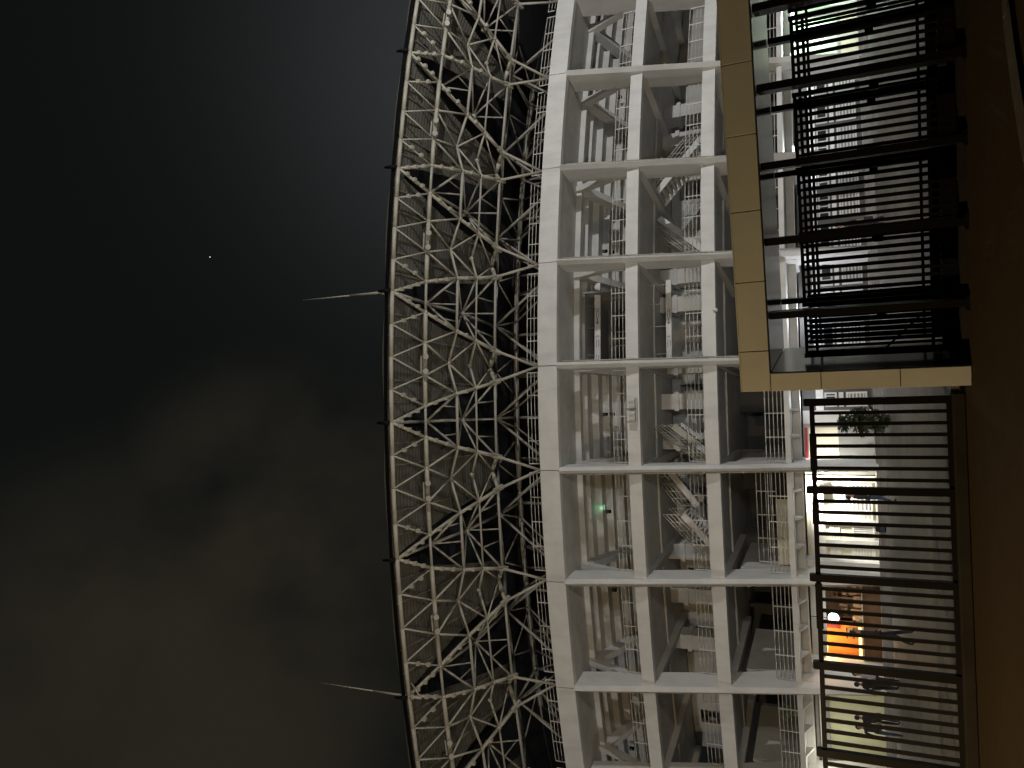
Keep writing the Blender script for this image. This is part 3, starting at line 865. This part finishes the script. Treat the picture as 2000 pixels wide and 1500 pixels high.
# ------------------------------------------------------------------ people
def person(px, py, Y, height, face, top, bottom, lab, stride=.0, arm=.0, holds=None, gz=None):
    """one skinned body (torso, limbs, fingers, head) with hair and clothes as children"""
    gp = on_y(px, py, Y); gz = (.13 + (Y - 15.2) * .017) if gz is None else gz
    root = placed('person', lab, 'person', Vector((gp.x, Y, gz))); root.rotation_euler = (0, 0, face)
    k = height / 1.72
    V, E_, Rr = [], [], []

    def v(x, y, z, r):
        V.append((x * k, y * k, z * k)); Rr.append(r * k); return len(V) - 1

    def chain(pts, start):
        prev = start
        for p in pts:
            i = v(*p); E_.append((prev, i)); prev = i
        return prev
    pel = v(0, 0, .93, .125)
    ch = chain([(0, .005, 1.10, .115), (0, 0, 1.28, .135), (0, .0, 1.42, .085), (0, -.01, 1.50, .052), (0, -.015, 1.56, .07), (0, -.03, 1.64, .088), (0, -.02, 1.70, .06)], pel)
    chest = 2; neck = 3
    nose = v(0, -.135, 1.605, .014); E_.append((6, nose))
    for s in (-1, 1):
        st = stride * s
        if st >= 0: leg = [(-st * .62, .50), (-st * .8, .30), (-st, .075), (-st - .13, .035)]
        else: leg = [(-st * .30 - .03, .50), (-st * .72, .32), (-st * 1.15, .12), (-st * 1.15 - .12, .04)]
        chain([(.10 * s, 0, .88, .092), (.105 * s, *leg[0], .06), (.105 * s, *leg[1], .056), (.105 * s, *leg[2], .036), (.11 * s, *leg[3], .032)], pel)
        sw = -st * .8 + arm
        el = (.245 * s, -sw * .3 + .02, 1.13, .036)
        wr = (.25 * s, -sw * .8 - .05, .90, .026)
        w = chain([(.17 * s, 0, 1.41, .055), el, wr, (.252 * s, -sw * .9 - .07, .83, .024)], chest)
        b = V[w]; bx, by, bz = b[0] / k, b[1] / k, b[2] / k
        for fi, (dy, ln) in enumerate(((-.03, .075), (-.01, .085), (.01, .08), (.028, .062))):
            chain([(bx, by + dy, bz - .03, .0095), (bx - .004 * s, by + dy - .008, bz - .03 - ln * .55, .0085), (bx - .016 * s, by + dy - .012, bz - .03 - ln, .0075)], w)
        chain([(bx - .012 * s, by - .045, bz + .0, .0105), (bx - .018 * s, by - .062, bz - .035, .009)], w)
    me = bpy.data.meshes.new('body'); me.from_pydata(V, E_, [])
    o = bpy.data.objects.new('tmp', me); COL.objects.link(o)
    sk = o.modifiers.new('skin', 'SKIN')
    for i, r in enumerate(Rr):
        me.skin_vertices[0].data[i].radius = (r, r * (.78 if i in (0, 1, 2) else 1))
    for i in range(len(V)): me.skin_vertices[0].data[i].use_root = (i == 0)
    sb = o.modifiers.new('sub', 'SUBSURF'); sb.levels = 1; sb.render_levels = 1
    dg = bpy.context.evaluated_depsgraph_get()
    bm_ = bpy.data.meshes.new_from_object(o.evaluated_get(dg)); bpy.data.objects.remove(o)
    bm_.name = 'body'
    body = bpy.data.objects.new('body', bm_); COL.objects.link(body); body.parent = root
    for mt in (M['skin'], M[top], M[bottom], M['cloth_dark']): bm_.materials.append(mt)
    for p in bm_.polygons:
        p.use_smooth = True
        c = p.center / k
        if c.z < .09: p.material_index = 3
        elif c.z < .98 and abs(c.x) < .205: p.material_index = 2
        elif c.z > 1.0 and c.z < 1.47: p.material_index = 1
    mb = MB(); mb.ball(Vector((0, .015 * k, 1.655 * k)), .115 * k, 12, (.88, 1, .92))
    for vv in list(mb.bm.verts):
        if vv.co.z < 1.60 * k or vv.co.y < -.06 * k and vv.co.z < 1.68 * k: vv.co.y = max(vv.co.y, .0); vv.co.z = max(vv.co.z, 1.56 * k)
    mb.build('hair', M['hair'], root, smooth=True)
    # loose shirt hem over the hips
    mb = MB(); mb.tube((0, .0, .90 * k), (0, 0, 1.06 * k), .175 * k, 12, .155 * k)
    for vv in mb.bm.verts: vv.co.y *= .72
    mb.build('shirt_hem', M[top], root, smooth=True)
    if holds:
        mb = MB(); mb.box(.19 * k, .31 * k, -.16 * k, .14 * k, .45 * k, .76 * k); b = mb.build('shoulder_bag', M['cloth_dark'], None, bevel=.03)
        b.parent = root
    return root


person(1742, 1410, 35.0, 1.70, 2.9, 'cloth_dark', 'cloth_dark', 'person in dark clothes standing before the yellow wall, nearer the column', .05)
person(1744, 1429, 33.0, 1.68, .4, 'cloth_dark', 'cloth_blue', 'person in dark clothes before the yellow wall, nearest the left edge', .12)
person(1746, 1324, 33.5, 1.72, .2, 'cloth_lilac', 'cloth_dark', 'person in a pale lilac top standing in front of the broad white pier', .1)
person(1744, 1344, 34.5, 1.66, 2.6, 'cloth_dark', 'cloth_dark', 'person in dark clothes standing beside the one in lilac', .06)
person(1790, 1246, 25.0, 1.74, 1.9, 'cloth_dark', 'cloth_dark', 'person striding past the orange shop, nearer the fence than the others', .17)
person(1757, 972, 31.5, 1.72, 1.6, 'cloth_dark', 'cloth_blue', 'person walking under the bright floodlight beside a fence post', .13)
person(1742, 286, 31.0, 1.76, 1.4, 'cloth_white', 'cloth_dark', 'person in a white shirt walking behind the gate', .13)
person(1744, 428, 31.5, 1.72, -1.5, 'cloth_dark', 'cloth_dark', 'person in dark clothes walking behind the gate bars', .15, holds=True)

# bag left on the steps
a, o, z = on_off(1722, 1031, -2.5)
root = placed('backpack', 'dark backpack left on the lit steps', 'bag', P(a, -2.5, .585))
mb = MB(); mb.box(-.2, .2, -.13, .13, 0, .46); mb.build('bag_body', M['cloth_dark'], root, bevel=.06)
mb = MB(); mb.box(-.15, .15, -.21, -.135, .05, .26); mb.build('front_pocket', M['cloth_blue'], root, bevel=.03)
mb = MB(); mb.tube((-.06, 0, .44), (0, 0, .53), .015); mb.tube((0, 0, .53), (.06, 0, .44), .015); mb.build('handle', M['cloth_dark'], root)

# ------------------------------------------------------------------ gateway
G0 = Vector((-.29, 13.55, 0)); GD = Vector((6.24, -1.10, 0)).normalized(); GN = Vector((-GD.y, GD.x, 0))
LZ0, LZ1 = 2.93, 3.39; JW = .30; GL = 8.6; DEP = 2.85
UZ = Vector((0, 0, 1))


def gp_(s, d, z): return G0 + GD * s + GN * d + UZ * z


GW = placed('gateway', 'wide entrance gateway framed in gold metal panels with a deep polished soffit', 'gateway', G0)
inv = GW.matrix_world.inverted()
mb = MB(); mb.obox(gp_(.02, .04, LZ0 + .02), GD * (GL - .04), GN * (DEP - .06), UZ * (LZ1 - LZ0 - .04)); lint = sub(mb, 'lintel', M['black'], GW, inv)
js = [0.0, .69, 1.85, 3.00, 4.20, 5.31, 6.5, 7.6, GL]
for s0, s1 in zip(js[:-1], js[1:]):
    mb = MB(); mb.obox(gp_(s0 + .006, 0, LZ0), GD * (s1 - s0 - .012), GN * .05, UZ * (LZ1 - LZ0))
    o = mb.build('cladding_panel', M['clad'], None, bevel=.005); o.parent = lint
mb = MB(); mb.obox(gp_(.0, .02, LZ0 - .004 + .0), GD * .01, GN * (DEP), UZ * (LZ1 - LZ0)); mb.obox(gp_(.0, .0, LZ1 + .002), GD * GL, GN * DEP, UZ * .02); sub(mb, 'capping', M['clad'], GW, inv)
jb = None
for sj in (0., GL - JW):
    mb = MB(); mb.obox(gp_(sj + .01, .04, 0), GD * (JW - .03), GN * (DEP - .1), UZ * (LZ0 - .006)); jb = sub(mb, 'jamb', M['black'], GW, inv)
    for z0, z1 in ((0.01, .97), (.98, 2.13), (2.14, LZ0 - .012)):
        mb = MB(); mb.obox(gp_(sj, 0, z0), GD * JW, GN * .05, UZ * (z1 - z0))
        o = mb.build('cladding_panel', M['clad'], None, bevel=.005); o.parent = jb
    s = JW if sj == 0 else -.012
    mb = MB(); mb.obox(gp_(sj + s - .018, .055, 0), GD * .03, GN * (DEP - .1), UZ * (LZ0 - .03)); sub(mb, 'side_lining', M['polished'], GW, inv)
mb = MB(); mb.obox(gp_(JW + .014, .05, LZ0 - .02), GD * (GL - 2 * JW - .03), GN * (DEP - .08), UZ * .03); sub(mb, 'soffit', M['polished'], GW, inv)
mb = MB(); mb.obox(gp_(0, .3, 0), GD * GL, GN * .25, UZ * .10); sub(mb, 'threshold', M['kerb'], GW, inv)

# posts of the gate, front and rear rows, and the barred leaves between
for row, (d, lab) in enumerate(((.14, 'in the front row'), (DEP - .2, 'in the rear row'))):
    sp = [1.25 + 1.215 * i for i in range(6)]
    for i, s in enumerate(sp):
        ordn = ['nearest the gold jamb', 'second from the gold jamb', 'third from the gold jamb', 'fourth from the gold jamb', 'fifth from the gold jamb', 'farthest from the gold jamb'][i]
        if row == 0 or True:
            root = placed('gate_post', 'tall dark steel gate post %s, %s' % (lab, ordn), 'post', gp_(s, d, 0), 'dark posts under the gateway lintel')
            w = .115 if row == 0 else .10
            dp = .36 if row == 0 else .24
            mb = MB(); mb.obox(-GD * w / 2, GD * w, GN * dp, UZ * (LZ0 - .03))
            mb.build('shaft', M['black'] if row else M['brown'], root)
            mb = MB(); mb.obox(-GD * w - GN * .04, GD * w * 2, GN * (dp + .08), UZ * .03)
            for e in (-1, 1): mb.tube(GD * e * w * .75 + UZ * .03, GD * e * w * .75 + UZ * .06, .015)
            mb.build('foot_plate', M['black'], root)
sl = [JW + .05] + [1.25 + 1.215 * i for i in range(6)] + [GL - JW - .05]
names = ['against the gold jamb', 'second from the gold jamb', 'third from the gold jamb', 'fourth from the gold jamb', 'fifth from the gold jamb', 'sixth from the gold jamb', 'farthest from the gold jamb']
for rw, i, s0, s1 in [(rw, i, s0, s1) for rw in (0, 1) for i, (s0, s1) in enumerate(zip(sl[:-1], sl[1:]))]:
    d = (1.05, DEP - .08)[rw]; s0 += .03; s1 -= .03; L = s1 - s0
    root = placed('gate_leaf', 'black barred gate leaf in the %s row, %s' % (('front', 'rear')[rw], names[i]), 'gate', gp_(s0, d, 0), 'barred leaves of the gate')
    for z, h in ((2.36, .055), (2.19, .05), (.40, .05), (.24, .05), (.07, .05)):
        mb = MB(); mb.obox(UZ * z - GN * .022, GD * L, GN * .044, UZ * h); mb.build('rail', M['black'], root)
    for e in (0, L - .07):
        mb = MB(); mb.obox(GD * e - GN * .033 + UZ * .06, GD * .07, GN * .066, UZ * 2.37); mb.build('stile', M['black'], root)
    n = (9, 8)[rw]
    for j in range(1, n):
        x = L * j / n
        mb = MB(); mb.obox(GD * (x - .023) - GN * .02 + UZ * .12, GD * .046, GN * .04, UZ * 2.25); mb.build('bar', M['black'], root)
    mb = MB(); mb.obox(UZ * .02 - GN * .012 + GD * .07, GD * (L - .14), GN * .02, UZ * .22); mb.build('kick_plate', M['black'], root)
    mb = MB()
    mb.obox(GD * (L - .16) - GN * .05 + UZ * 1.12, GD * .09, GN * .10, UZ * .14); mb.build('lock_box', M['black'], root)
    if i == 0 and rw == 0:
        mb = MB(); mb.bar(GD * .1 - GN * .05 + UZ * 1.15, GD * .62 - GN * .05 + UZ * .62, .03, .03); mb.build('bolt', M['black'], root)

# ------------------------------------------------------------------ fence
FY = 14.6
KW = placed('fence_kerb', 'low concrete kerb under the barred fence', 'kerb', Vector((-4, FY, 0)))
mb = MB(); mb.box(-16 + 4, -.42 + 4, -.22, .18, 0, .19); mb.build('kerb_body', M['kerb'], KW, bevel=.02)
FN = placed('steel_fence', 'dark brown barred steel fence on a low kerb left of the gateway', 'fence', Vector((-.53, FY, .19)))
PS = 1.553
npost = 9
for i in range(npost):
    x = -PS * i
    mb = MB(); mb.box(x - .065, x + .065, -.065, .065, -.19, 2.27); mb.tube((x, 0, 2.27), (x, 0, 2.30), .085, 4)
    mb.build('post', M['brown'], FN)
    if i < npost - 1:
        for b in range(1, 8):
            xb = x - PS * b / 8
            mb = MB(); mb.box(xb - .03, xb + .03, -.02, .02, 0.03, 2.17); mb.build('bar', M['brown'], FN)
        mb = MB(); mb.box(x - PS + .065, x - .065, -.034, .034, 2.12, 2.20); mb.build('top_rail', M['brown'], FN)
        mb = MB(); mb.box(x - PS + .065, x - .065, -.034, .034, .0, .075); mb.build('bottom_rail', M['brown'], FN)
for (x0, x1) in ((-1.2, -.55), (-2.15, -1.75), (-4.0, -3.2)):
    mb = MB(); mb.box(x0, x1, -.07, -.036, 2.10, 2.215); mb.build('rail_sleeve', M['brown'], FN)

# pale kerb of the traffic island in the bottom right corner of the street
kb = placed('kerb_stone', 'curved pale kerb at the right end of the street, nearest the camera', 'kerb', Vector((4.3, 9.6, 0)))
mb = MB()
pts = []
for (px, py) in ((1968, -160), (1970, -60), (1974, 20), (1984, 100), (1997, 190), (2014, 290), (2036, 380)):
    d = ray(px, py); q = EYE + d * (-EYE.z / d.z); pts.append((q.x, q.y))
for (xa, ya), (xb, yb) in zip(pts[:-1], pts[1:]):
    p = Vector((xa - 4.3, ya - 9.6, .02)); q = Vector((xb - 4.3, yb - 9.6, .02)); mb.bar(p, q, .36, .05)
mb.build('kerb_body', M['palekerb'], kb)

# a lone star
d = ray(410, 502).normalized()
mb = MB(); mb.ball(Vector((0, 0, 0)), 1.0, 8); so = mb.build('star', M['star']); so.location = EYE + d * 1500
tag(so, 'single faint star above the roof', 'star')


# ------------------------------------------------------------------ light
def lamp(name, kind, loc, power, col, size=.3, target=None, angle=None, blend=.4):
    l = bpy.data.lights.new(name, kind); l.energy = power; l.color = col
    if kind in ('POINT', 'SPOT'): l.shadow_soft_size = size
    if kind == 'AREA': l.size = size
    o = bpy.data.objects.new(name, l); COL.objects.link(o); o.location = loc
    if target is not None:
        o.rotation_euler = (Vector(target) - Vector(loc)).to_track_quat('-Z', 'Y').to_euler()
    if angle: l.spot_size = R_(angle); l.spot_blend = blend
    return o


lamp('mast_light_right', 'SPOT', (30, 17, 13.5), 18500, (1, .99, .965), .35, (6, 41, 13), 120, .5)
lamp('mast_light_left', 'SPOT', (-42, 16, 12.5), 6800, (1, .975, .92), .35, (-10, 41, 12), 90, .6)
lamp('front_fill', 'SPOT', (2.6, 15.6, 3.75), 4200, (1, .985, .925), .5, (1, 38, 17), 130, .7)  # added fill lamp, brightens soffits and trusses from below; no visible source
lamp('street_lamp', 'POINT', (-13, 6.6, 6.2), 5600, (1, .72, .40), .25)
lamp('flood_lamp', 'SPOT', LAMP + Vector((0, -.35, .1)), 1500, (1, .96, .84), .1, LAMP + Vector((.3, 2, -1.5)), 165, .5)
lamp('globe_lamp_light', 'POINT', GLOBE + Vector((0, -.1, -.35)), 60, (.95, 1, .95), .2)
lamp('shop_light', 'POINT', P(ang_at(1270), GO - .1, 3.5), 170, (1, .55, .2), .15)
lamp('yellow_bay_light', 'POINT', P(ang_at(1440), GO + 2.4, 3.1), 130, (1, .97, .82), .15)
lamp('mint_light', 'POINT', P(ang_at(40), GO + 1.2, 3.9), 620, (.82, 1, .86), .15)
for i, c in enumerate(TUBES): lamp('tube_lamp', 'POINT', c + Vector((0, 0, -.12)), 180, (.92, .96, 1), .1)
lamp('louvre_light', 'POINT', P(ang_at(610), GO + 1.3, 3.95), 260, (.9, .93, 1), .15)
lamp('louvre_light', 'POINT', P(ang_at(780), GO + 1.3, 3.95), 70, (.9, .93, 1), .15)
lamp('exit_glow_light', 'POINT', GREEN + Vector((0, -.12, 0)), 1.5, (.3, 1, .5), .05)

# night sky: near black overhead, a grey glow and brownish cloud low over the left
w = bpy.data.worlds.new('World'); S.world = w; w.use_nodes = True
nt = w.node_tree; bg = nt.nodes['Background']
tc = nt.nodes.new('ShaderNodeTexCoord')
nz = nt.nodes.new('ShaderNodeTexNoise'); nz.inputs['Scale'].default_value = 3.4; nz.inputs['Detail'].default_value = 5; nz.inputs['Roughness'].default_value = .5; nz.inputs['Distortion'].default_value = .15
nt.links.new(tc.outputs['Generated'], nz.inputs['Vector'])


def powm(x, p):
    n = nt.nodes.new('ShaderNodeMath'); n.operation = 'POWER'; n.inputs[1].default_value = p; nt.links.new(x, n.inputs[0]); return n.outputs[0]


def dotmask(px, py, lo, hi, interp='SMOOTHSTEP'):
    d = ray(px, py).normalized()
    n = nt.nodes.new('ShaderNodeVectorMath'); n.operation = 'DOT_PRODUCT'; n.inputs[1].default_value = d
    nt.links.new(tc.outputs['Generated'], n.inputs[0])
    r = nt.nodes.new('ShaderNodeMapRange'); r.interpolation_type = interp
    r.inputs['From Min'].default_value = math.cos(R_(lo)); r.inputs['From Max'].default_value = math.cos(R_(hi))
    nt.links.new(n.outputs['Value'], r.inputs['Value'])
    return r.outputs[0]


def mixc(fac, a, b):
    n = nt.nodes.new('ShaderNodeMix'); n.data_type = 'RGBA'
    nt.links.new(fac, n.inputs[0])
    for i, x in ((6, a), (7, b)):
        if isinstance(x, tuple): n.inputs[i].default_value = (*x, 1)
        else: nt.links.new(x, n.inputs[i])
    return n.outputs[2]


base = mixc(powm(dotmask(1000, 120, 40, 0, 'LINEAR'), 6), (.0046, .0057, .0053), (.032, .035, .036))
cr = nt.nodes.new('ShaderNodeMapRange'); cr.interpolation_type = 'SMOOTHSTEP'
cr.inputs['From Min'].default_value = .27; cr.inputs['From Max'].default_value = .64
nt.links.new(nz.outputs['Fac'], cr.inputs['Value'])
mu = nt.nodes.new('ShaderNodeMath'); mu.operation = 'MULTIPLY'
nt.links.new(cr.outputs[0], mu.inputs[0])
ad = nt.nodes.new('ShaderNodeMath'); ad.operation = 'MAXIMUM'
nt.links.new(dotmask(330, 1380, 20, 4), ad.inputs[0]); nt.links.new(dotmask(545, 1000, 13, 2), ad.inputs[1])
ad2 = nt.nodes.new('ShaderNodeMath'); ad2.operation = 'MAXIMUM'
nt.links.new(ad.outputs[0], ad2.inputs[0]); nt.links.new(dotmask(450, 1220, 16, 2), ad2.inputs[1])
nt.links.new(ad2.outputs[0], mu.inputs[1])
colr = mixc(mu.outputs[0], base, (.0205, .0175, .0125))
nt.links.new(colr, bg.inputs['Color']); bg.inputs['Strength'].default_value = 1

S.view_settings.view_transform = 'Standard'; S.view_settings.look = 'None'
S.view_settings.exposure = 0; S.view_settings.gamma = 1
S.cycles.max_bounces = 6; S.cycles.sample_clamp_indirect = 3
